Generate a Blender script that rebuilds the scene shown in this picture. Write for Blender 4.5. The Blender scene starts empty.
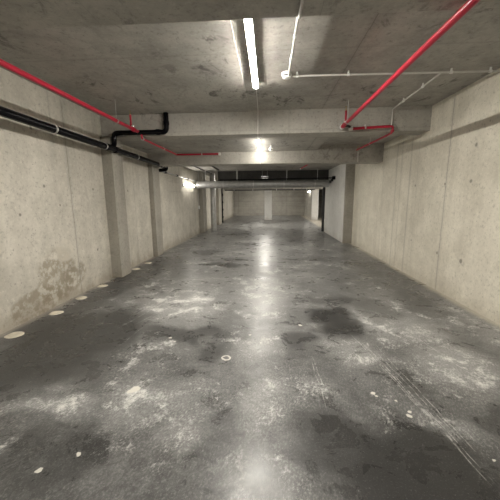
import bpy, bmesh, math, random
from mathutils import Vector, Matrix
random.seed(7)
SC = bpy.context.scene
COL = SC.collection
R = math.radians

# ------------------------------------------------------------------ node helpers
class NT:
    def __init__(s, name):
        s.m = bpy.data.materials.new(name); s.m.use_nodes = True
        s.t = s.m.node_tree; s.t.nodes.clear()
        s.out = s.t.nodes.new('ShaderNodeOutputMaterial')
        s.b = s.t.nodes.new('ShaderNodeBsdfPrincipled')
        s.t.links.new(s.b.outputs[0], s.out.inputs[0])
        s._pos = None
    def n(s, kind, **kw):
        x = s.t.nodes.new(kind)
        for k, v in kw.items(): setattr(x, k, v)
        return x
    def put(s, sock, v):
        if v is None: return
        if isinstance(v, bpy.types.NodeSocket): s.t.links.new(v, sock)
        elif isinstance(v, (tuple, list)) and len(v) == 3 and sock.type == 'RGBA': sock.default_value = (*v, 1)
        else: sock.default_value = v
    def pos(s):
        if not s._pos: s._pos = s.n('ShaderNodeNewGeometry').outputs['Position']
        return s._pos
    def math(s, op, a, b=None, c=None, clamp=False):
        x = s.n('ShaderNodeMath', operation=op, use_clamp=clamp)
        s.put(x.inputs[0], a); s.put(x.inputs[1], b); s.put(x.inputs[2], c)
        return x.outputs[0]
    def vm(s, op, a, b=None):
        x = s.n('ShaderNodeVectorMath', operation=op)
        s.put(x.inputs[0], a); s.put(x.inputs[1], b)
        return x.outputs['Value'] if op in ('LENGTH', 'DOT_PRODUCT', 'DISTANCE') else x.outputs[0]
    def sep(s, v):
        x = s.n('ShaderNodeSeparateXYZ'); s.put(x.inputs[0], v); return x.outputs
    def comb(s, a, b, c):
        x = s.n('ShaderNodeCombineXYZ')
        for i, v in enumerate((a, b, c)): s.put(x.inputs[i], v)
        return x.outputs[0]
    def noise(s, scale, detail=4, rough=.55, vec=None, stretch=None, dist=0, col=False):
        v = vec if vec is not None else s.pos()
        if stretch: v = s.vm('MULTIPLY', v, stretch)
        x = s.n('ShaderNodeTexNoise')
        s.put(x.inputs['Vector'], v); x.inputs['Scale'].default_value = scale
        x.inputs['Detail'].default_value = detail; x.inputs['Roughness'].default_value = rough
        x.inputs['Distortion'].default_value = dist
        return x.outputs['Color'] if col else x.outputs['Fac']
    def voro(s, scale, vec=None):
        x = s.n('ShaderNodeTexVoronoi'); s.put(x.inputs['Vector'], vec if vec is not None else s.pos())
        x.inputs['Scale'].default_value = scale
        return x.outputs['Distance']
    def mr(s, v, a, b, c=0., d=1., smooth=True):
        x = s.n('ShaderNodeMapRange', interpolation_type='SMOOTHSTEP' if smooth else 'LINEAR')
        s.put(x.inputs[0], v)
        for i, q in enumerate((a, b, c, d)): x.inputs[i+1].default_value = q
        return x.outputs[0]
    def mix(s, f, a, b, mode='MIX'):
        x = s.n('ShaderNodeMix', data_type='RGBA', blend_type=mode)
        s.put(x.inputs[0], f); s.put(x.inputs[6], a); s.put(x.inputs[7], b)
        return x.outputs[2]
    def bump(s, h, strength=.3, dist=.01):
        x = s.n('ShaderNodeBump'); x.inputs['Strength'].default_value = strength
        x.inputs['Distance'].default_value = dist; s.put(x.inputs['Height'], h)
        s.put(s.b.inputs['Normal'], x.outputs[0])
    def set(s, col=None, rough=None, metal=None, spec=None):
        s.put(s.b.inputs['Base Color'], col); s.put(s.b.inputs['Roughness'], rough)
        s.put(s.b.inputs['Metallic'], metal); s.put(s.b.inputs['Specular IOR Level'], spec)

def concrete(name, light, dark, streak=.5, blotch=0., joints=(), rough=.8, patch=None, ties=(), pits=.6, horiz=0., foot=0.):
    """cast concrete: cloudy mottling, pour streaks, air holes, formwork joints (world position)"""
    g = NT(name); x, y, z = g.sep(g.pos())
    big = g.noise(.75, 4, .6, dist=.4); med = g.noise(3.2, 6, .65); fine = g.noise(38, 4, .7)
    st = g.noise(1.0, 5, .6, stretch=(5, 5, .35))
    f = g.math('ADD', g.math('MULTIPLY', big, .55), g.math('MULTIPLY', med, .45))
    f = g.mr(f, .38, .62)
    f = g.math('ADD', g.math('MULTIPLY', f, 1 - streak * .5), g.math('MULTIPLY', g.mr(st, .35, .65), streak * .5), clamp=True)
    c = g.mix(f, dark, light)
    c = g.mix(g.math('MULTIPLY', g.mr(fine, .3, .75), .35), c, tuple(v * .72 for v in light))
    if horiz:
        lift = g.noise(1.0, 3, .6, stretch=(.15, .15, 7))
        c = g.mix(g.math('MULTIPLY', g.mr(lift, .5, .62), horiz), c, tuple(v * .7 for v in dark))
    if blotch:
        bl = g.mr(g.noise(4.2, 7, .72, stretch=(1, .55, 1), dist=.6), .53, .64)
        reg = g.mr(g.noise(.9, 2, .5), .42, .6)
        c = g.mix(g.math('MULTIPLY', g.math('MULTIPLY', bl, reg), blotch), c, tuple(v * .45 for v in dark))
    # speckled cement skin
    spk = g.noise(21, 8, .8)
    c = g.mix(g.math('MULTIPLY', g.mr(spk, .53, .64), .6), c, tuple(v * .62 for v in dark))
    c = g.mix(g.math('MULTIPLY', g.mr(spk, .34, .46, 1, 0), .45), c, tuple(min(.9, v * 1.16) for v in light))
    lm = g.mr(g.noise(1.5, 7, .72, dist=.8), .54, .66)
    c = g.mix(g.math('MULTIPLY', lm, .30), c, tuple(v * .8 for v in dark))
    # air holes
    vd = g.voro(16); pk = g.mr(g.noise(5, 2), .5, .62)
    hole = g.math('MULTIPLY', g.mr(vd, .06, .16, 1, 0), pk)
    c = g.mix(g.math('MULTIPLY', hole, pits), c, tuple(v * .5 for v in dark))
    wob = g.math('MULTIPLY', g.math('SUBTRACT', g.noise(2.5, 4), .5), .035)
    jh = None
    for (ax, v0, w, k, z0, z1) in joints:
        a = {'x': x, 'y': y, 'z': z}[ax]
        d = g.math('ABSOLUTE', g.math('SUBTRACT', g.math('ADD', a, wob), v0))
        m = g.mr(d, w * .25, w * .8, 1, 0)
        halo = g.mr(d, w, w * 6, .22, 0)
        m = g.math('MAXIMUM', m, halo)
        if z0 is not None:
            b = z if ax != 'z' else y
            m = g.math('MULTIPLY', m, g.math('MULTIPLY', g.mr(b, z0 - .05, z0 + .05), g.mr(b, z1 - .05, z1 + .05, 1, 0)))
        m = g.math('MULTIPLY', m, k)
        c = g.mix(m, c, tuple(v * .33 for v in dark))
    if patch:
        wz = g.math('MULTIPLY', g.math('SUBTRACT', g.noise(3.0, 5, .6), .5), .7)
        for (py, pz, ry, rz, colr, k) in patch:
            dy = g.math('DIVIDE', g.math('SUBTRACT', y, py), ry); dz = g.math('DIVIDE', g.math('SUBTRACT', z, pz), rz)
            d = g.math('ADD', g.math('SQRT', g.math('ADD', g.math('MULTIPLY', dy, dy), g.math('MULTIPLY', dz, dz))), wz)
            m = g.mr(d, .75, 1.05, 1, 0)
            m = g.math('MULTIPLY', m, g.mr(g.noise(9, 6, .7), .4, .56))
            c = g.mix(g.math('MULTIPLY', m, k), c, colr)
    for (ty, tz, tr) in ties:                      # filled tie holes with chipped rims
        dy = g.math('SUBTRACT', y, ty); dz = g.math('SUBTRACT', z, tz)
        d = g.math('ADD', g.math('SQRT', g.math('ADD', g.math('MULTIPLY', dy, dy), g.math('MULTIPLY', dz, dz))), g.math('MULTIPLY', g.math('SUBTRACT', med, .5), .06))
        c = g.mix(g.mr(d, tr * .3, tr, .75, 0), c, tuple(v * .3 for v in dark))
    if foot:                                       # damp, dirty strip where the wall meets the floor
        m = g.mr(g.math('ADD', z, g.math('MULTIPLY', g.math('SUBTRACT', g.noise(3, 5), .5), .5)), .0, .28, 1, 0)
        c = g.mix(g.math('MULTIPLY', m, foot), c, (.22, .18, .13))
    g.set(c, rough, 0, .25)
    h = g.math('ADD', g.math('MULTIPLY', fine, .3), g.math('SUBTRACT', med, hole))
    g.bump(h, .25, .008)
    return g.m

def plain(name, col, rough=.45, metal=0., spec=.5, var=.12):
    g = NT(name)
    nz = g.noise(9, 4, .6)
    c = g.mix(g.mr(nz, .3, .7), tuple(v * (1 - var) for v in col), tuple(min(1, v * (1 + var)) for v in col))
    g.set(c, rough, metal, spec)
    return g.m

def emissive(name, col, power):
    g = NT(name); g.set(col, .4, 0, .3)
    g.b.inputs['Emission Color'].default_value = (*col, 1); g.b.inputs['Emission Strength'].default_value = power
    return g.m

# ------------------------------------------------------------------ floor: worn power-floated concrete
DARK = [(-2.1, 2.94, 0.77, 0.96, .9), (-0.93, 3.05, 0.56, 0.2, .7), (-0.5, 2.71, 0.22, 0.22, .6), (0.81, 3.48, 0.34, 0.55, .95), (0.36, 2.9, 0.27, 0.2, .75),
 (0.80, 1.42, 0.50, 0.46, .95), (0.48, 1.66, 0.33, 0.24, .8), (-1.17, 1.54, 0.2, 0.29, .55), (-1.06, 6.55, 0.64, 0.16, .8), (-.75, 7.1, 0.5, 0.25, .5), (-1.8, 8.18, 0.4, 0.47, .6), (-2.5, 6.87, 0.63, 0.68, .45),
 (1.07, 2.45, 0.22, 0.28, .55), (-0.35, 1.72, 0.14, 0.26, .35), (0.91, 4.27, 0.59, 0.2, .5), (1.5, 1.95, 0.25, 0.16, .6),
 (-1.4, 1.38, 0.23, 0.24, .5), (1.46, 3.9, 0.3, 0.4, .6), (-2.6, 5.2, .35, 2.2, .6), (2.3, 5.5, .5, 2.0, .45), (.9, 7.2, .6, .3, .4), (-.3, 9.6, .9, .4, .5), (1.2, 10.5, .6, .6, .4), (-1.0, 12.2, .8, .5, .45)]
LIGHT = [(-1.25, 4.0, 0.75, 0.85, 1.0), (-0.05, 4.64, 0.74, 1.2, .7), (1.42, 3.6, 0.5, 0.6, .7), (0.9, 2.68, 0.32, 0.47, .65), (1.75, 2.6, 0.42, 0.55, .95), (-1.59, 1.86, 0.45, 0.16, .8),
 (-0.91, 2.02, 0.5, 0.3, .8), (-0.55, 1.75, 0.16, 0.29, .6), (-0.02, 1.98, 0.22, 0.28, .7), (0.44, 2.2, 0.2, 0.25, .55), (-1.02, 5.1, 1.06, 0.8, .5), (0.62, 5.6, 0.78, 0.7, .5),
 (-1.7, 10.99, 1.0, 2.0, .3), (-0.18, 2.75, 0.28, 0.35, .5), (1.67, 3.18, 0.33, 0.3, .75), (-0.2, 7.9, 1.0, 1.0, .35), (-1.71, 2.1, 0.2, 0.12, .6), (-0.09, 1.26, 0.2, 0.1, .5), (1.13, 1.85, 0.19, 0.2, .55), (2.5, 3.7, .25, 1.4, .7), (-.1, 6.3, 1.9, 2.6, .3), (0, 11, 2.4, 5, .3)]  # pale scuffs, plus lamp reflections and far-floor sheen put into the colour
SCR = [(0.99, 2.89, 1.18, 1.37), (1.1, 2.9, 1.24, 1.58), (0.92, 3.12, 1.12, 1.77), (1.05, 2.58, 1.16, 1.55), (1.01, 2.8, 1.2, 1.45), (.97, 2.95, 1.15, 1.6), (1.06, 2.75, 1.21, 1.66), (.42, 2.6, .45, 2.0), (-1.6, 3.3, -1.2, 4.4), (1.6, 3.1, 1.75, 2.3), (0.4, 2.55, 0.42, 1.9), (-1.77, 3.18, -1.3, 4.77), (-1.54, 2.78, -1.46, 3.36), (-1.77, 3.47, -1.52, 4.55)]
DROP = [(-1.13, 1.46, .018), (-1.285, 1.345, .02), (-1.06, 2.08, .042), (-1.09, 2.05, .03), (-0.2, 3.07, .015), (-1.07, 2.96, .018), (0.81, 2.12, .018), (0.83, 2.09, .014), (0.95, 2.04, .014), (0.98, 1.89, .02), (1.0, 1.93, .013), (0.38, 3.35, .022), (1.3, 1.55, .01)]
def floor_mat():
    g = NT('worn_floor_concrete'); p = g.pos(); x, y, z = g.sep(p)
    flat = g.comb(x, y, 0.)
    wn = g.noise(1.9, 3, .5, vec=flat, col=True)
    wn2 = g.noise(11, 5, .65, vec=flat, col=True)
    warp = g.vm('ADD', g.vm('MULTIPLY', g.vm('SUBTRACT', wn, (.5, .5, .5)), (.62, .75, 0)), g.vm('MULTIPLY', g.vm('SUBTRACT', wn2, (.5, .5, .5)), (.07, .07, 0)))
    q = g.vm('ADD', flat, warp)
    def blobs(lst, edge):
        acc = None
        for (cx, cy, rx, ry, k) in lst:
            d = g.vm('LENGTH', g.vm('MULTIPLY', g.vm('SUBTRACT', q, (cx, cy, 0)), (1/rx, 1/ry, 0)))
            m = g.mr(d, edge, 1.2, k, 0)
            acc = m if acc is None else g.math('MAXIMUM', acc, m)
        return acc
    D = blobs(DARK, .62); L = blobs(LIGHT, .25)
    big = g.mr(g.noise(.9, 5, .6, vec=flat, dist=.5), .36, .64)
    med = g.mr(g.noise(3.6, 7, .68, vec=flat, dist=.4), .34, .66)
    v = g.math('ADD', g.math('MULTIPLY', big, .5), g.math('MULTIPLY', med, .5))
    c = g.mix(v, FL_LO, FL_MID)
    mot = g.noise(8, 10, .82, vec=flat, dist=.3)
    c = g.mix(g.math('MULTIPLY', g.mr(mot, .38, .52, 1, 0), .5), c, FL_LO)
    c = g.mix(g.math('MULTIPLY', g.mr(mot, .52, .66), .45), c, FL_PALE)
    smear = g.noise(2.2, 8, .72, vec=g.vm('MULTIPLY', flat, (.8, 1.9, 1)), dist=.9)
    c = g.mix(g.math('MULTIPLY', g.mr(smear, .52, .64), .55), c, FL_LO)
    # smooth trowelled patches
    c = g.mix(g.math('MULTIPLY', D, .92), c, FL_DARK)
    notD = g.math('SUBTRACT', 1., g.math('MULTIPLY', D, .9))
    Lm = g.math('MULTIPLY', L, notD)
    c = g.mix(g.math('MULTIPLY', Lm, .75), c, FL_PALE)
    # powdery scuffs, mostly on the pale areas
    # powdery scuffs: their density follows the pale areas and drifting clouds
    cloud = g.mr(g.noise(4.2, 6, .7, vec=flat, dist=.4), .40, .62)
    reg = g.mr(g.noise(1.3, 4, .6, vec=flat), .44, .60)
    dens = g.math('MULTIPLY', g.math('MAXIMUM', Lm, g.math('MULTIPLY', g.math('MULTIPLY', reg, notD), .7)), g.math('ADD', g.math('MULTIPLY', cloud, .8), .2))
    vr = g.n('ShaderNodeVectorRotate', rotation_type='Z_AXIS'); g.put(vr.inputs['Vector'], flat); vr.inputs['Angle'].default_value = R(20)
    p1 = g.noise(24, 9, .8, vec=flat)
    p2 = g.noise(14, 9, .78, vec=g.vm('MULTIPLY', vr.outputs[0], (2.0, .8, 1)))
    pw = g.math('ADD', g.math('MULTIPLY', p1, .55), g.math('MULTIPLY', p2, .45))
    th = g.math('SUBTRACT', .585, g.math('MULTIPLY', dens, .21))
    sc = g.math('MULTIPLY', g.math('SUBTRACT', pw, th), 8., clamp=True)
    c = g.mix(g.math('MULTIPLY', sc, g.math('ADD', g.math('MULTIPLY', cloud, .5), .35)), c, FL_WHITE)
    gr = g.noise(48, 6, .8, vec=g.vm('MULTIPLY', vr.outputs[0], (1.6, .8, 1)))
    c = g.mix(g.math('MULTIPLY', g.math('MULTIPLY', g.mr(gr, .50, .62), notD), g.math('ADD', g.math('MULTIPLY', dens, .5), .12)), c, FL_WHITE)
    c = g.mix(g.math('MULTIPLY', g.mr(gr, .38, .5, 1, 0), .4), c, FL_LO)
    # dark soaked blots between the scuffs
    bl = g.math('MULTIPLY', g.mr(g.noise(4.5, 9, .8, vec=flat, dist=.8), .50, .72), g.mr(g.noise(1.1, 3, .5, vec=flat), .40, .65))
    c = g.mix(g.math('MULTIPLY', bl, .3), c, FL_DARK)
    # fine salt and pepper
    fn = g.noise(95, 3, .7, vec=flat)
    c = g.mix(g.math('MULTIPLY', g.mr(fn, .55, .8), .25), c, FL_WHITE)
    c = g.mix(g.math('MULTIPLY', g.mr(fn, .25, .45, 1, 0), .3), c, FL_DARK)
    # drag scratches
    acc = None
    wob = g.math('MULTIPLY', g.math('SUBTRACT', g.noise(3, 3, .5, vec=flat), .5), .05)
    for (ax, ay, bx, by) in SCR:
        a = Vector((ax, ay)); b = Vector((bx, by)); t = (b - a).normalized(); nrm = Vector((-t.y, t.x)); ln = (b - a).length
        al = g.vm('DOT_PRODUCT', g.vm('SUBTRACT', flat, (ax, ay, 0)), (t.x, t.y, 0))
        pp = g.math('ABSOLUTE', g.math('ADD', g.vm('DOT_PRODUCT', g.vm('SUBTRACT', flat, (ax, ay, 0)), (nrm.x, nrm.y, 0)), wob))
        m = g.math('MULTIPLY', g.mr(pp, .001, .0055, 1, 0), g.math('MULTIPLY', g.mr(al, -.1, .15), g.mr(al, ln - .2, ln + .1, 1, 0)))
        acc = m if acc is None else g.math('MAXIMUM', acc, m)
    acc = g.math('MULTIPLY', acc, g.mr(g.noise(14, 4, .7, vec=flat), .4, .58))
    c = g.mix(g.math('MULTIPLY', acc, .45), c, FL_WHITE)
    # plaster drips
    dq = g.vm('ADD', flat, g.vm('MULTIPLY', g.vm('SUBTRACT', g.noise(26, 3, .6, vec=flat, col=True), (.5, .5, .5)), (.035, .035, 0)))
    acc2 = None
    for (cx, cy, r) in DROP:
        m = g.mr(g.vm('DISTANCE', dq, (cx, cy, 0)), r * .75, r, 1, 0)
        acc2 = m if acc2 is None else g.math('MAXIMUM', acc2, m)
    rg = g.math('ABSOLUTE', g.math('SUBTRACT', g.vm('DISTANCE', dq, (-.4, 2.58, 0)), .036))
    acc2 = g.math('MAXIMUM', acc2, g.mr(rg, .006, .012, .8, 0))
    c = g.mix(acc2, c, (.62, .6, .54))
    # dusty edges along the walls
    ew = g.math('ADD', x, g.math('MULTIPLY', g.math('SUBTRACT', g.noise(4, 5, .6, vec=flat), .5), .16))
    c = g.mix(g.mr(ew, 2.58, 2.70, 0, .7), c, (.5, .46, .38))
    c = g.mix(g.mr(ew, -2.99, -2.9, .5, 0), c, (.4, .36, .3))
    ro = g.math('ADD', g.mr(med, 0, 1, .27, .40), g.math('MULTIPLY', sc, .3))
    ro = g.math('ADD', ro, g.math('MULTIPLY', D, -.04))
    ro = g.math('ADD', ro, g.math('MULTIPLY', acc2, .4))
    g.set(c, ro, 0, .30)
    hb = g.math('ADD', g.math('MULTIPLY', g.noise(2.2, 3, .5, vec=flat), 1.0), g.math('MULTIPLY', g.noise(30, 5, .7, vec=flat), .10))
    g.bump(hb, .10, .02)
    return g.m
FL_LO, FL_MID, FL_DARK, FL_PALE, FL_WHITE = (.060, .0595, .058), (.17, .169, .165), (.022, .0215, .0205), (.30, .298, .29), (.70, .69, .66)

# ------------------------------------------------------------------ mesh helpers (world coordinates in, shifted to the parent's origin)
def world_loc(o):
    v = Vector((0, 0, 0))
    while o: v += Vector(o.location); o = o.parent
    return v
def obj(name, bm, m, parent=None, smooth=None, origin=None):
    off = world_loc(parent) if parent else Vector(origin or (0, 0, 0))
    bmesh.ops.recalc_face_normals(bm, faces=bm.faces[:])
    me = bpy.data.meshes.new(name)
    bmesh.ops.translate(bm, verts=bm.verts[:], vec=-off)
    bm.to_mesh(me); bm.free()
    o = bpy.data.objects.new(name, me); COL.objects.link(o)
    me.materials.append(m)
    if smooth is not None:
        for p in me.polygons: p.use_smooth = True
        try: me.set_sharp_from_angle(angle=R(smooth))
        except Exception: pass
    if parent: o.parent = parent
    else: o.location = off
    return o
def thing(name, label, cat, loc, group=None):
    o = bpy.data.objects.new(name, None); COL.objects.link(o); o.location = loc; o.empty_display_size = .1
    o['label'] = label; o['category'] = cat
    if group: o['group'] = group
    return o
def tag(o, label, cat, group=None):
    o['label'] = label; o['category'] = cat
    if group: o['group'] = group
    return o
def struct(name, bm, m, origin=None):
    o = obj(name, bm, m, origin=origin); o['kind'] = 'structure'; return o
def B(): return bmesh.new()
def box(bm, x0, x1, y0, y1, z0, z1, bev=0.):
    t = bmesh.new()
    bmesh.ops.create_cube(t, size=1)
    for v in t.verts: v.co = Vector((x0 + (v.co.x + .5) * (x1 - x0), y0 + (v.co.y + .5) * (y1 - y0), z0 + (v.co.z + .5) * (z1 - z0)))
    if bev: bmesh.ops.bevel(t, geom=t.edges[:], offset=bev, segments=2, affect='EDGES', profile=.5)
    me = bpy.data.meshes.new('t'); t.to_mesh(me); t.free(); bm.from_mesh(me); bpy.data.meshes.remove(me)
    return bm
def fillet(pts, r, n=7):
    pts = [Vector(p) for p in pts]; out = [pts[0]]
    for i in range(1, len(pts) - 1):
        a, b, c = pts[i-1], pts[i], pts[i+1]; u = (a - b); w = (c - b)
        d = min(r, u.length * .48, w.length * .48); u.normalize(); w.normalize()
        p0 = b + u * d; p2 = b + w * d
        for k in range(n + 1):
            t = k / n; out.append(p0 * (1-t)**2 + b * 2*t*(1-t) + p2 * t*t)
    out.append(pts[-1]); return out
def tube(bm, pts, r, seg=18, fr=0., cap=True):
    pts = fillet(pts, fr) if fr else [Vector(p) for p in pts]
    rings = []; t0 = (pts[1] - pts[0]).normalized()
    nrm = t0.orthogonal().normalized()
    for i, p in enumerate(pts):
        t = (pts[min(i+1, len(pts)-1)] - pts[max(i-1, 0)]).normalized()
        nrm = (nrm - t * nrm.dot(t)).normalized(); bi = t.cross(nrm)
        rr = r[i] if isinstance(r, (list, tuple)) else r
        rings.append([bm.verts.new(p + (nrm * math.cos(2*math.pi*k/seg) + bi * math.sin(2*math.pi*k/seg)) * rr) for k in range(seg)])
    for a, b in zip(rings, rings[1:]):
        for k in range(seg): bm.faces.new((a[k], a[(k+1) % seg], b[(k+1) % seg], b[k]))
    if cap:
        bm.faces.new(rings[0][::-1]); bm.faces.new(rings[-1])
    return bm
def ring(bm, c, axis, r_in, r_out, w, seg=22):
    """clamp / collar band around a pipe"""
    c = Vector(c); a = Vector(axis).normalized(); n = a.orthogonal().normalized(); b = a.cross(n)
    prof = [(r_in, -w/2), (r_out, -w/2), (r_out, w/2), (r_in, w/2)]
    rs = [[bm.verts.new(c + (n * math.cos(2*math.pi*k/seg) + b * math.sin(2*math.pi*k/seg)) * pr + a * pz) for pr, pz in prof] for k in range(seg)]
    for k in range(seg):
        q = rs[(k+1) % seg]
        for j in range(4): bm.faces.new((rs[k][j], rs[k][(j+1) % 4], q[(j+1) % 4], q[j]))
    return bm

# ------------------------------------------------------------------ materials
WL, WD = (.66, .625, .55), (.44, .415, .358)
M_left = concrete('cast_wall_concrete', WL, WD, .55, 0, joints=[('y', 4.43, .010, .7, -.1, 2.9), ('y', 4.16, .006, .55, 2.35, 3.0), ('y', 2.2, .009, .6, -.1, 3.0), ('y', 6.6, .007, .4, 0, 3), ('z', 2.02, .006, .3, 9, 13), ('z', 1.72, .006, .3, 9, 13), ('y', 9.6, .006, .4, 0, 2.6), ('y', 11.2, .006, .4, 0, 2.6)],
    patch=[(3.95, .42, .42, .42, (.29, .25, .185), .75), (3.55, .16, .5, .22, (.28, .24, .18), .75), (4.15, .75, .22, .18, (.62, .58, .50), .7), (4.3, .35, .3, .25, (.27, .235, .18), .7)], pits=.8, foot=.5, ties=[(3.89, 1.68, .035), (4.98, .62, .03), (5.02, 1.67, .03), (3.44, 1.32, .025), (4.16, 1.42, .022), (3.79, 2.4, .03), (6.3, 1.67, .03)])
M_right = concrete('pale_cast_wall_concrete', (.74, .70, .60), (.55, .515, .43), .6, 0,
    joints=[('y', 4.83, .011, .75, -.1, 2.95), ('y', 6.05, .010, .7, -.1, 2.6), ('y', 6.45, .007, .45, -.1, 2.6), ('y', 6.68, .009, .6, -.1, 2.6), ('y', 7.4, .007, .4, -.1, 2.5), ('y', 5.75, .006, .35, .2, 2.6), ('y', 2.3, .01, .6, -.1, 3)], pits=.7, foot=.25, ties=[(4.28, .59, .04), (4.26, 1.7, .032), (4.24, 2.16, .036), (4.86, 1.69, .028), (4.88, .6, .028), (5.78, .68, .028), (5.8, 1.7, .028), (3.2, .6, .03)])
M_back = concrete('grey_back_wall_concrete', (.50, .477, .425), (.34, .323, .287), .5, 0, joints=[('x', -2.55, .012, .7, 0, 3), ('x', -2.9, .03, .5, 0, 3), ('z', 1.0, .008, .3, None, None), ('x', 1.5, .01, .4, 0, 3)], horiz=.3)
M_ceil = concrete('soffit_concrete', (.48, .463, .425), (.32, .308, .282), .1, .95, joints=[('y', 3.35, .006, .3, None, None), ('x', .9, .009, .5, None, None), ('x', -1.55, .005, .25, None, None), ('x', 1.9, .005, .2, None, None)], pits=.4)
M_beam = concrete('beam_concrete', (.50, .48, .435), (.37, .354, .32), .7, .6, joints=[('z', 2.66, .006, .3, None, None), ('x', .35, .006, .3, None, None), ('x', -1.2, .006, .25, None, None)], pits=.5)
M_beam_shade = concrete('shaded_beam_concrete', (.085, .083, .08), (.055, .053, .05), .6, .5, pits=.3)  # the unlit beam's shade is put into this near-black colour
M_col = concrete('column_concrete', (.40, .378, .33), (.29, .272, .237), .7, 0, pits=.6, foot=.35)
M_white = concrete('whitewashed_concrete', (.82, .81, .78), (.70, .69, .66), .6, 0, pits=.35, foot=.3)
M_floor = floor_mat()
M_red = plain('red_pipe_paint', (.42, .008, .034), .32, 0, .5, .1)
M_black = plain('black_plastic_pipe', (.004, .004, .005), .16, 0, .12, .2)
M_zinc = plain('galvanised_steel', (.60, .60, .59), .38, .85, .5, .1)
M_duct = plain('grey_galvanised_sheet', (.42, .42, .415), .45, .55, .5, .12)
M_conduit = plain('pale_grey_conduit', (.62, .61, .58), .5, 0, .4, .06)
M_wplastic = plain('white_plastic', (.82, .82, .80), .4, 0, .5, .03)
M_dkplastic = plain('dark_grey_plastic', (.04, .04, .042), .5, 0, .4, .1)
M_brass = plain('dull_brass', (.45, .36, .2), .4, .8, .5, .1)
M_plaster = plain('dried_mortar', (.60, .55, .45), .9, 0, .2, .2)
M_lamp = emissive('lit_diffuser', (1.0, .95, .86), 62)
M_lamp_f = emissive('lit_far_diffuser', (1.0, .95, .86), 62)
M_lamp_fill = emissive('lit_fill_diffuser', (1.0, .95, .86), 30)
M_lamp_b = emissive('lit_bay_diffuser', (1.0, .95, .86), 9)
M_lamp_r = emissive('lit_back_diffuser', (1.0, .95, .86), 42)
M_lamp_s = emissive('lit_small_diffuser', (1.0, .95, .86), 5)

# ------------------------------------------------------------------ the room
XL, XR, ZC = -3.016, 2.72, 2.987
struct('floor', box(B(), -3.3, 5.2, -4.3, 25.9, -.2, 0), M_floor)
struct('wall_left', box(B(), XL - .25, XL, -4, 25.5, 0, 3.2), M_left)
struct('wall_right', box(B(), XR, XR + .25, -4, 9.86, 0, 3.2), M_right)
struct('wall_back', box(B(), XL - .25, 5.0, 25.5, 25.75, 0, 3.2), M_back)
struct('wall_rear', box(B(), XL - .25, XR + .25, -4.25, -4, 0, 3.2), M_back)
struct('wall_far_right', box(B(), 4.6, 4.85, 13.25, 25.5, 0, 3.2), M_back)
struct('wall_stub', box(B(), 3.0, 3.2, 21.4, 25.5, 0, 2.6), M_back)
# whitewashed block that narrows the aisle on the right: grey cut end, white long side
b = B(); box(b, 2.452, 4.85, 9.875, 13.25, 0, 2.6)
struct('wall_block', b, M_white)
struct('wall_block_end', box(B(), 2.44, 2.97, 9.80, 9.875, 0, 2.6), M_col)
# soffits
b = B(); box(b, XL - .25, XR + .25, -4.25, 5.46, ZC, 3.2); box(b, XL - .1, -.325, 2.06, 5.46, ZC - .016, ZC + .1)
struct('ceiling', b, M_ceil)
b = B(); box(b, XL - .25, 5, 5.8, 25.8, 2.74, 3.2); box(b, XL - .1, 1.14, 5.8, 7.5, 2.612, 2.76); box(b, XL - .1, 5, 7.9, 25.6, 2.60, 2.76)
struct('ceiling', b, M_ceil)
# downstand beams
struct('ceiling_beam', box(B(), XL - .1, XR + .1, 1.66, 2.317, 2.73, 3.1, .006), M_beam)
struct('ceiling_beam', box(B(), XL - .1, XR + .1, 5.45, 5.85, 2.600, 3.1, .006), M_beam)
struct('ceiling_beam', box(B(), XL - .1, XR + .1, 7.49, 7.90, 2.322, 2.9, .006), M_beam)
struct('ceiling_beam', box(B(), -2.12, 2.452, 12.62, 12.92, 2.13, 2.9, .006), M_beam_shade)
struct('ceiling_beam', box(B(), XL - .1, 5.0, 20.1, 20.62, 2.04, 2.9, .006), M_beam)

# ------------------------------------------------------------------ columns
def column(x0, x1, y0, y1, h, label, m=None):
    o = obj('concrete_column', box(B(), x0, x1, y0, y1, 0, h, .008), m or M_col, origin=((x0+x1)/2, (y0+y1)/2, 0))
    return tag(o, label, 'column')
column(XL - .02, -2.822, 5.385, 5.78, 2.60, 'nearest grey concrete column against the left wall, under the branched black pipe')
column(XL - .02, -2.90, 7.47, 7.92, 2.33, 'second grey concrete column on the left wall, where the black pipe ends')
column(XL - .02, -2.83, 12.85, 13.5, 2.60, 'grey concrete column on the left wall just before the vertical metal duct')
column(XL - .02, -2.80, 16.75, 17.75, 2.60, 'pale concrete column on the left wall just behind the vertical metal duct')
column(-.275, .215, 20.16, 20.58, 2.05, 'free-standing pale column in the middle of the far end of the aisle', M_white)
column(2.91, 3.34, 20.3, 20.6, 2.05, 'free-standing pale column far back, beside the white wall block', M_white)

# ------------------------------------------------------------------ linear lamps
def lamp(x, y0, y1, ztop, label, group=None, w=.066, dome=.012, m=None, hh=.075):
    t = thing('linear_lamp', label, 'lamp', (x, (y0+y1)/2, ztop), group)
    obj('housing', box(B(), x - w*.5, x + w*.5, y0, y1, ztop - hh, ztop + .003, .003), M_wplastic, t)
    b = B(); n = 10; secs = []
    for yy in (y0, y1):
        secs.append([b.verts.new((x + math.cos(math.pi*k/n) * w*.46, yy, ztop - hh + .001 - math.sin(math.pi*k/n) * dome)) for k in range(n+1)])
    for k in range(n): b.faces.new((secs[0][k], secs[0][k+1], secs[1][k+1], secs[1][k]))
    b.faces.new(secs[0]); b.faces.new(secs[1][::-1]); b.faces.new((secs[0][0], secs[0][-1], secs[1][-1], secs[1][0]))
    obj('diffuser', b, m or M_lamp, t, 40)
    for a, c in ((y0 - .003, y0 + .03), (y1 - .03, y1 + .003)):
        obj('end_cap', box(B(), x - w*.54, x + w*.54, a, c, ztop - hh - .0005, ztop, .003), M_wplastic, t)
    return t
lamp(-.168, 2.62, 4.15, ZC, 'nearest lit linear lamp on the first ceiling bay, in front of the beams')
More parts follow.
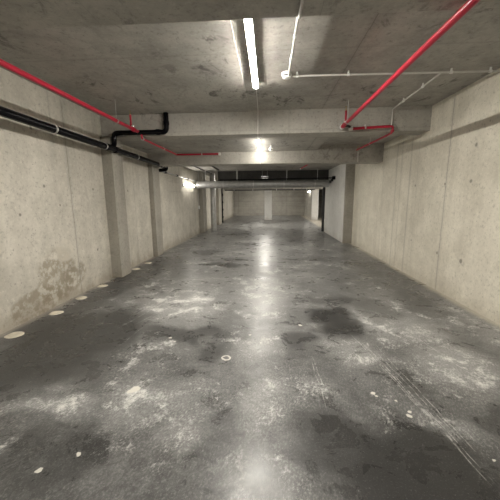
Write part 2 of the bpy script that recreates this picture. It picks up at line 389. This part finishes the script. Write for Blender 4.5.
lamp(-.205, 5.90, 7.42, 2.612, 'shorter-looking lit linear lamp between the first and second cross beams', dome=.032, m=M_lamp_b, hh=.03)
lamp(-.2, 7.98, 9.1, 2.6, 'lit linear lamp hidden behind the second cross beam', m=M_lamp_r)
lamp(-.168, -1.3, .15, ZC, 'added linear fill lamp, out of view overhead behind the nearest cross beam', m=M_lamp_fill)  # unseen lamp added to brighten the near floor and walls
lamp(-.2, 15.4, 16.85, 2.6, 'lit linear lamp behind the hanging grey duct', m=M_lamp_f)
lamp(-.2, 22.2, 23.6, 2.6, 'lit linear lamp over the far end behind the middle column', m=M_lamp_r)
lamp(3.9, 16.8, 18.2, 2.6, 'added linear fill lamp, unseen in the side bay behind the white wall block', m=M_lamp_r)  # unseen lamp added to brighten the back wall beyond the far right column
def wall_lamp(x, y0, y1, z, sgn, label):
    t = thing('wall_lamp', label, 'lamp', (x, (y0+y1)/2, z))
    xs = sorted((x, x + sgn*.05)); obj('housing', box(B(), xs[0], xs[1], y0, y1, z - .035, z + .035, .004), M_wplastic, t)
    xs = sorted((x + sgn*.048, x + sgn*.085)); obj('diffuser', box(B(), xs[0], xs[1], y0 + .03, y1 - .03, z - .03, z + .03, .012), M_lamp_s, t)
    return t
wall_lamp(XL, 10.45, 11.9, 1.98, 1, 'lit strip lamp mounted along the left wall below the thin pipe')
wall_lamp(3.0, 21.6, 22.8, 1.90, -1, 'small bright lamp high on the far right stub wall')

# ------------------------------------------------------------------ red sprinkler pipework
def hanger(t, x, y, z0, z1, r):
    b = B(); tube(b, [(x, y, z0 + r), (x, y, z1)], .005, 8); ring(b, (x, y, z0), (0, 1, 0), r, r + .006, .03)
    obj('hanger', b, M_zinc, t, 40)
def sprinkler_head(t, x, y, z0, z1):
    b = B(); tube(b, [(x, y, z0), (x, y, z1 - .07)], .017, 12); p = obj('riser', b, M_red, t, 40)
    b = B(); tube(b, [(x, y, z1 - .07), (x, y, z1 - .045), (x, y, z1 - .04), (x, y, z1 - .012)], [.016, .014, .007, .007], 12)
    tube(b, [(x, y, z1 - .012), (x, y, z1 - .006)], .018, 14); obj('sprinkler_head', b, M_brass, p, 40)
RP, RS = .027, .020
t = thing('sprinkler_pipe', 'red sprinkler pipe along the left side, ending across the second beam', 'pipe', (-2.30, 5.3, 2.655))
xl, zl = -2.30, 2.665
obj('main_pipe', tube(B(), [(xl, -3.9, zl), (xl, 5.36, zl)], RP), M_red, t, 40)
for yy in (-1.2, 1.4, 4.62): hanger(t, xl, yy, zl, ZC if yy != 1.4 else ZC, RP)
sprinkler_head(t, xl - .035, 5.18, zl, ZC - .02)
b = B(); ring(b, (xl, 5.18, zl), (0, 1, 0), RP, RP + .010, .08); obj('tee', b, M_red, t, 40)
b = B(); ring(b, (xl, 5.18, zl + .045), (0, 0, 1), .012, .026, .03); obj('tee_collar', b, M_zinc, t, 40)
xd = xl + .055
obj('elbow_pipe', tube(B(), [(xl, 5.34, zl), (xd, 5.385, zl), (xd, 5.385, 2.555), (xd, 5.50, 2.555)], RS, 16, .03), M_red, t, 40)
for c, a in (((xd, 5.385, zl - .008), (0, 0, 1)), ((xd, 5.41, 2.556), (0, 1, 0))):
    b = B(); ring(b, c, a, RS, RS + .010, .035); obj('coupling', b, M_zinc, t, 40)
obj('branch_pipe', tube(B(), [(xd, 5.42, 2.555), (xd, 7.40, 2.555), (-1.19, 7.40, 2.555)], RS, 16, .03), M_red, t, 40)
b = B(); ring(b, (-1.19, 7.40, 2.555), (1, 0, 0), 0.001, RS + .014, .045); obj('end_cap', b, M_wplastic, t, 40)
for (hx, hy) in ((xd, 6.5), (-1.62, 7.40)):
    b = B(); tube(b, [(hx, hy, 2.57), (hx, hy, 2.615)], .005, 8)
    ring(b, (hx, hy, 2.555), (0, 1, 0) if hx == xd else (1, 0, 0), RS, RS + .006, .025); obj('hanger', b, M_zinc, t, 40)

t = thing('sprinkler_pipe', 'red sprinkler pipe along the right side, turning under the first beam', 'pipe', (1.235, 5.3, 2.66))
xr, zr = 1.237, 2.665
obj('main_pipe', tube(B(), [(xr, -3.9, zr), (xr, 5.36, zr)], RP), M_red, t, 40)
for yy in (-1.2, 1.4, 5.02): hanger(t, xr, yy, zr, ZC, RP)
sprinkler_head(t, xr + .03, 5.27, zr, ZC - .02)
b = B(); ring(b, (xr, 5.27, zr), (0, 1, 0), RP, RP + .010, .08); obj('tee', b, M_red, t, 40)
b = B(); ring(b, (xr + .03, 5.27, zr + .05), (0, 0, 1), .012, .026, .03); obj('tee_collar', b, M_wplastic, t, 40)
b = B(); ring(b, (xr - .005, 5.345, zr), (0, 1, 0), 0.001, RP + .012, .05); obj('end_cap', b, M_wplastic, t, 40)
obj('elbow_pipe', tube(B(), [(xr, 5.27, zr), (xr + .10, 5.33, zr + .005), (xr + .14, 5.37, zr - .015)], RS, 16, .03), M_dkplastic, t, 40)
b = B(); ring(b, (xr + .145, 5.37, zr - .025), (1, 0, 0), .001, RS + .014, .06); obj('coupling', b, M_wplastic, t, 40)
obj('cross_pipe', tube(B(), [(xr + .15, 5.37, zr - .03), (2.03, 5.37, zr - .005)], RS + .003, 16), M_red, t, 40)
obj('branch_pipe', tube(B(), [(2.03, 5.37, zr - .005), (2.075, 5.37, zr - .01), (2.075, 5.40, 2.565), (2.06, 5.6, 2.555), (2.06, 7.38, 2.585)], RS - .002, 16, .022), M_red, t, 40)
b = B(); ring(b, (2.075, 5.385, 2.585), (0, 0, 1), RS, RS + .008, .03); obj('coupling', b, M_red, t, 40)
for (hx, hy, hz, ax, top) in ((1.62, 5.37, 2.648, (1, 0, 0), 2.70), (2.06, 6.45, 2.57, (0, 1, 0), 2.69)):
    b = B(); tube(b, [(hx, hy, hz + .015), (hx, hy, top)], .005, 8); ring(b, (hx, hy, hz), ax, RS, RS + .006, .025)
    if ax[0]: box(b, hx - .012, hx + .012, hy, 5.452, top - .02, top)
    obj('hanger', b, M_zinc, t, 40)
sprinkler_head(t, 2.06, 7.30, 2.575, 2.665)

t = thing('sprinkler_pipe', 'short red sprinkler stub with bright tip, far back beyond the second beam', 'pipe', (1.10, 10.2, 2.45))
obj('drop_pipe', tube(B(), [(1.30, 9.6, 2.55), (1.10, 10.5, 2.47)], .018, 14), M_red, t, 40)
b = B(); tube(b, [(1.30, 9.62, 2.55), (1.30, 9.62, 2.6)], .006, 8); obj('hanger', b, M_zinc, t, 40)
obj('sprinkler_head', tube(B(), [(1.105, 10.48, 2.472), (1.09, 10.55, 2.462)], [.022, .028], 14), M_wplastic, t, 40)

# ------------------------------------------------------------------ black drain pipe along the left wall
PX, PR = -2.765, .052
def pz(y): return 2.405 - .012 * max(0, y - 3)
t = thing('drain_pipe', 'thick black drain pipe along the left wall, its branch looping up to the ceiling', 'pipe', (PX, 5.4, pz(5.4)))
obj('main_pipe', tube(B(), [(PX, -3.9, 2.44), (PX, 3, 2.405), (PX, 7.98, pz(7.98))], PR, 22), M_black, t, 40)
obj('branch', tube(B(), [(PX, 5.22, pz(5.2)), (PX + .01, 5.385, pz(5.2) + .06), (PX + .01, 5.385, 2.655), (-1.79, 5.385, 2.655), (-1.79, 5.385, ZC)], .043, 20, .085), M_black, t, 40)
obj('elbow', tube(B(), [(PX, 7.90, pz(7.9)), (PX, 8.12, pz(7.9)), (PX, 8.12, pz(7.9) - .07), (XL, 8.12, pz(7.9) - .09)], .047, 20, .06), M_black, t, 40)
for yy in (5.14, 5.42, 7.80):
    b = B(); ring(b, (PX, yy, pz(yy)), (0, 1, 0), PR - .002, PR + .008, .07); obj('socket', b, M_black, t, 40)
b = B(); ring(b, (-1.95, 5.385, 2.655), (1, 0, 0), .04, .05, .06); obj('socket', b, M_black, t, 40)
b = B(); ring(b, (-1.79, 5.385, 2.80), (0, 0, 1), .04, .05, .06); obj('socket', b, M_black, t, 40)
for yy in (1.6, 3.86, 5.06, 6.30, 7.75):
    b = B(); ring(b, (PX, yy, pz(yy)), (0, 1, 0), PR, PR + .007, .024)
    wx = XL if not 7.47 < yy < 7.92 else -2.9
    box(b, wx, PX - PR, yy - .012, yy + .012, pz(yy) - .012, pz(yy) + .012)
    obj('clamp', b, M_zinc, t, 40)
t = thing('wall_pipe', 'thin grey pipe with dark couplings along the left wall beyond the black drain pipe', 'pipe', (XL + .05, 10, 2.23))
obj('pipe', tube(B(), [(XL + .05, 8.25, 2.25), (XL + .05, 12.2, 2.2)], .02, 14), M_zinc, t, 40)
for yy in (8.6, 9.7, 11.0):
    b = B(); ring(b, (XL + .05, yy, 2.25 - (yy - 8.25) * .0127), (0, 1, 0), .018, .032, .12); obj('coupling', b, M_dkplastic, t, 40)
for yy in (9.1, 10.4, 11.7):
    b = B(); ring(b, (XL + .05, yy, 2.25 - (yy - 8.25) * .0127), (0, 1, 0), .019, .026, .02)
    box(b, XL, XL + .03, yy - .01, yy + .01, 2.25 - (yy - 8.25) * .0127 - .012, 2.25 - (yy - 8.25) * .0127 + .012); obj('clip', b, M_zinc, t, 40)

# ------------------------------------------------------------------ ceiling conduits, detector
def conduit(label, pts, clips, r=.011, fr=.03, loc=None, name='conduit'):
    t = thing(name, label, 'conduit', loc or pts[0])
    obj('tube', tube(B(), pts, r, 12, fr), M_conduit, t, 40)
    for (c, a, n) in clips:
        b = B(); ring(b, c, a, r, r + .006, .03, 14)
        c = Vector(c); n = Vector(n); e = c + n * .045
        w = Vector((.010, .010, .010))
        lo = Vector((min(c[i], e[i]) for i in range(3))) - w * .8; hi = Vector((max(c[i], e[i]) for i in range(3))) + w * .8
        for i in range(3):
            if n[i] > 0: lo[i] = c[i] + r; hi[i] = e[i]
        box(b, lo.x, hi.x, lo.y, hi.y, lo.z, hi.z)
        obj('clip', b, M_wplastic, t, 40)
    return t
zb = 2.73 - .0115; UP = (0, 0, 1); zc_ = ZC - .045
conduit('pale conduit running along the ceiling from the nearest beam to the round detector',
        [(.21, 1.66, zb), (.21, 2.31, zb), (.222, 2.335, zb + .05), (.235, 2.345, zb + .17), (.235, 2.36, zc_), (.235, 3.86, zc_)], [((.235, y, zc_), (0, 1, 0), UP) for y in (2.55, 3.0, 3.45)], loc=(.235, 3, ZC))
conduit('long pale conduit crossing the first ceiling bay to the right wall', [(.29, 3.90, zc_), (2.70, 3.96, zc_)], [((x, 3.90 + (x - .29) * .0249, zc_), (1, 0, 0), UP) for x in (.34, .95, 1.55, 2.15, 2.6)], loc=(1.5, 3.93, ZC))
conduit('pale branch conduit turning down the face of the first cross beam near the right wall',
        [(2.04, 3.97, zc_), (2.07, 5.42, zc_), (2.075, 5.432, 2.72), (2.06, 5.432, 2.62)], [((2.05, 4.4, zc_), (0, 1, 0), UP), ((2.06, 5.0, zc_), (0, 1, 0), UP)], loc=(2.06, 4.7, ZC))
conduit('thin pale conduit linking the first lit lamp to the lamp behind the beam',
        [(-.17, 4.15, ZC - .014), (-.185, 5.437, ZC - .014), (-.19, 5.437, 2.588), (-.205, 5.90, 2.592)], [], r=.008, loc=(-.18, 5.0, ZC))
conduit('short pale conduit with a drop end below the second lit lamp', [(-.21, 7.42, 2.59), (-.21, 7.483, 2.59), (-.20, 7.483, 2.31)], [], r=.008, loc=(-.21, 7.45, 2.6))
conduit('thin pale conduit hanging down the second cross beam under the right red pipe', [(2.12, 7.479, 2.56), (2.125, 7.479, 2.33)], [], r=.012, loc=(2.12, 7.47, 2.4))

def detector(x, y, zt, r, label, stem=.0):
    t = thing('smoke_detector', label, 'detector', (x, y, zt))
    if stem: obj('stem', tube(B(), [(x, y, zt - stem - .01), (x, y, zt)], .010, 12), M_wplastic, t, 40)
    z = zt - stem
    obj('base', tube(B(), [(x, y, z), (x, y, z - .025), (x, y, z - .03)], [r, r, r*.9], 28), M_wplastic, t, 40)
    b = B(); tube(b, [(x, y, z - .03), (x, y, z - .05)], r * .72, 24); obj('sensor_slot', b, M_dkplastic, t, 40)
    obj('cap', tube(B(), [(x, y, z - .046), (x, y, z - .058), (x, y, z - .066)], [r*.82, r*.75, r*.4], 24), M_wplastic, t, 40)
detector(.215, 3.92, ZC, .062, 'round white detector on the first ceiling bay at the conduit corner', .0)
detector(.05, 6.72, 2.612, .045, 'small white detector hanging right of the second lit lamp', .05)

# ------------------------------------------------------------------ beyond the second beam: hanging duct etc.
DY, DZ, DR = 12.0, 2.03, .142
t = thing('ventilation_duct', 'long round grey metal duct hung across the aisle beyond the beams', 'duct', (-.25, DY, DZ))
obj('duct', tube(B(), [(-2.86, DY, DZ), (2.34, DY, DZ)], DR, 32), M_duct, t, 40)
for x in (-1.8, -.6, .6, 1.8):
    b = B(); ring(b, (x, DY, DZ), (1, 0, 0), DR - .002, DR + .004, .03, 32); obj('seam', b, M_zinc, t, 40)
b = B(); ring(b, (-2.84, DY, DZ), (1, 0, 0), DR * .6, DR + .012, .06, 32); obj('end_collar', b, M_zinc, t, 40)
for x in (-2.80, -2.52, -1.24, .70, 1.9):
    b = B(); tube(b, [(x, DY, DZ + DR), (x, DY, 2.6)], .010, 8); obj('hanger', b, M_zinc, t, 40)
t = thing('ventilation_duct', 'vertical round shiny metal duct standing by the left wall', 'duct', (-2.56, 13.75, 0))
obj('duct', tube(B(), [(-2.56, 13.75, 0), (-2.56, 13.75, 2.6)], .125, 28), M_zinc, t, 40)
for z in (.04, 1.0, 1.9):
    b = B(); ring(b, (-2.56, 13.75, z), UP, .124, .131, .04, 28); obj('seam', b, M_zinc, t, 40)
t = thing('service_pipe', 'thin black pipe crossing the aisle just above the grey duct', 'pipe', (.6, 11.75, 2.2))
obj('pipe', tube(B(), [(-1.9, 11.72, 2.185), (2.43, 11.4, 2.205)], .022, 14), M_black, t, 40)
b = B(); ring(b, (2.40, 11.4, 2.205), (1, 0, 0), .001, .065, .10); obj('end_cap', b, M_black, t, 40)
for x in (-1.24, .70):
    b = B(); tube(b, [(x, 11.69 - x * .05 , 2.2), (x, 11.69 - x * .05, 2.6)], .007, 8); obj('hanger', b, M_zinc, t, 40)
t = thing('bracket_rail', 'dark bracket rail with clamps at the right end of the grey duct', 'bracket', (2.40, 12.4, 2.1))
obj('rail', tube(B(), [(2.41, 11.6, 2.14), (2.42, 13.2, 1.98)], .018, 10), M_dkplastic, t, 40)
for k in range(4):
    yy = 11.75 + k * .38; obj('clamp', box(B(), 2.38, 2.452, yy - .07, yy + .07, 2.10 - k*.04, 2.19 - k*.04, .01), M_dkplastic, t)
t = thing('emergency_light', 'small grey emergency light hanging below the ceiling in front of the duct', 'lamp', (-.14, 11.2, 2.2))
obj('body', box(B(), -.25, -.03, 11.17, 11.23, 2.19, 2.27, .008), M_dkplastic, t)
b = B(); box(b, -.27, -.01, 11.16, 11.24, 2.265, 2.28); box(b, -.24, -.04, 11.155, 11.165, 2.20, 2.212); obj('rim', b, M_zinc, t)
for x in (-.23, -.05): obj('hanger', tube(B(), [(x, 11.2, 2.27), (x, 11.2, 2.6)], .004, 8), M_zinc, t, 40)
for (x, y0, y1, lab) in ((-2.56, 9.9, 14.0, 'long dark strip on the lit ceiling left of the hanging duct'), (-1.95, 10.2, 11.9, 'short dark strip on the ceiling, right of the long dark one')):
    t = thing('ceiling_strip', lab, 'conduit', (x, (y0+y1)/2, 2.6))
    obj('tube', box(B(), x - .022, x + .022, y0, y1, 2.565, 2.60, .008), M_dkplastic, t)  # dark groove lines of the ceiling, built as thin raised strips
    for yy in (y0 + .1, y1 - .1): obj('clip', box(B(), x - .03, x + .03, yy - .01, yy + .01, 2.56, 2.6), M_zinc, t)
t = thing('downpipe', 'dark vertical downpipe at the far edge of the white wall block', 'pipe', (2.40, 13.34, 0))
obj('pipe', tube(B(), [(2.41, 13.34, 0), (2.41, 13.34, 2.05), (2.41, 13.34, 2.6)], .055, 16), M_dkplastic, t, 40)
for z in (.1, 1.2): obj('bracket', box(B(), 2.35, 2.47, 13.25, 13.40, z, z + .03), M_dkplastic, t)
t = thing('downpipe', 'black vertical downpipe with sockets on the left wall far back', 'pipe', (-2.86, 18.3, 0))
obj('pipe', tube(B(), [(-2.86, 18.3, 0), (-2.86, 18.3, 2.6)], .06, 16), M_black, t, 40)
for z in (.35, .8, 1.25, 1.7):
    b = B(); ring(b, (-2.86, 18.3, z), UP, .058, .085, .12, 18); obj('socket', b, M_black, t, 40)
t = thing('cross_pipe', 'dark pipe slung under the far beam in front of the back room', 'pipe', (0, 19.2, 1.98))
obj('pipe', tube(B(), [(-2.8, 19.2, 1.99), (2.9, 19.2, 1.99)], .035, 14), M_dkplastic, t, 40)
for x in (-2.2, -1.0, .5, 1.6, 2.4):
    b = B(); tube(b, [(x, 19.2, 2.02), (x, 19.2, 2.6)], .006, 8); ring(b, (x, 19.2, 1.99), (1, 0, 0), .034, .045, .04); obj('hanger', b, M_zinc, t, 40)
t = thing('light_switch', 'small white switch box with conduit on the left wall before the vertical duct', 'switch', (XL, 12.72, 1.1))
obj('box', box(B(), XL, XL + .05, 12.66, 12.78, 1.05, 1.19, .008), M_wplastic, t)
obj('conduit', tube(B(), [(XL + .02, 12.72, 1.18), (XL + .02, 12.72, 2.18)], .014, 10), M_conduit, t, 40)
obj('rocker', box(B(), XL + .048, XL + .057, 12.695, 12.745, 1.085, 1.155, .003), M_conduit, t)

# ------------------------------------------------------------------ mortar dabs beside the left wall
names = ['nearest the viewer', 'second from the viewer', 'third from the viewer, below the wall joint', 'just before the nearest column', 'just past the nearest column', 'just before the second column']
for (x, y, r), nm in zip([(-2.855, 2.95, .092), (-2.845, 3.60, .085), (-2.877, 4.20, .08), (-2.90, 4.83, .085), (-2.86, 6.09, .085), (-2.85, 6.70, .085)], names):
    b = B(); n = 26; ph = random.random() * 6
    rim = [b.verts.new((x + math.cos(2*math.pi*k/n) * r * (1 + .07*math.sin(3*2*math.pi*k/n + ph)), y + math.sin(2*math.pi*k/n) * r * (1 + .06*math.sin(2*2*math.pi*k/n + ph)), 0.0005)) for k in range(n)]
    top = [b.verts.new((x + (v.co.x - x) * .86, y + (v.co.y - y) * .86, .006)) for v in rim]
    for k in range(n): b.faces.new((rim[k], rim[(k+1) % n], top[(k+1) % n], top[k]))
    b.faces.new(top); b.faces.new(rim[::-1])
    tag(obj('mortar_patch', b, M_plaster, origin=(x, y, 0)), 'flat pale mortar patch by the left wall, ' + nm, 'mortar patch', 'mortar patches along the left wall')

# ------------------------------------------------------------------ world, camera, view
w = bpy.data.worlds.new('World'); SC.world = w; w.use_nodes = True
w.node_tree.nodes['Background'].inputs[0].default_value = (.9, .93, 1, 1); w.node_tree.nodes['Background'].inputs[1].default_value = .05
F, PI_, YA, RO = 295.87, .1743, .0632, -.0085
fw = Vector((-math.sin(YA)*math.cos(PI_), math.cos(YA)*math.cos(PI_), -math.sin(PI_)))
r0 = Vector((math.cos(YA), math.sin(YA), 0)); u0 = r0.cross(fw)
rt = r0*math.cos(RO) + u0*math.sin(RO); up = -r0*math.sin(RO) + u0*math.cos(RO)
cd = bpy.data.cameras.new('camera'); cam = bpy.data.objects.new('camera', cd); COL.objects.link(cam)
cd.sensor_fit = 'HORIZONTAL'; cd.sensor_width = 36; cd.lens = 36 * F / 500; cd.clip_start = .05
mw = Matrix((( rt.x, up.x, -fw.x, 0), (rt.y, up.y, -fw.y, 0), (rt.z, up.z, -fw.z, 1.5), (0, 0, 0, 1)))
cam.matrix_world = mw
SC.camera = cam
SC.cycles.max_bounces = 12; SC.cycles.diffuse_bounces = 8; SC.cycles.sample_clamp_indirect = 6
vs = SC.view_settings; vs.view_transform = 'Standard'; vs.look = 'None'; vs.gamma = 1; vs.use_curve_mapping = False; vs.exposure = 2.98
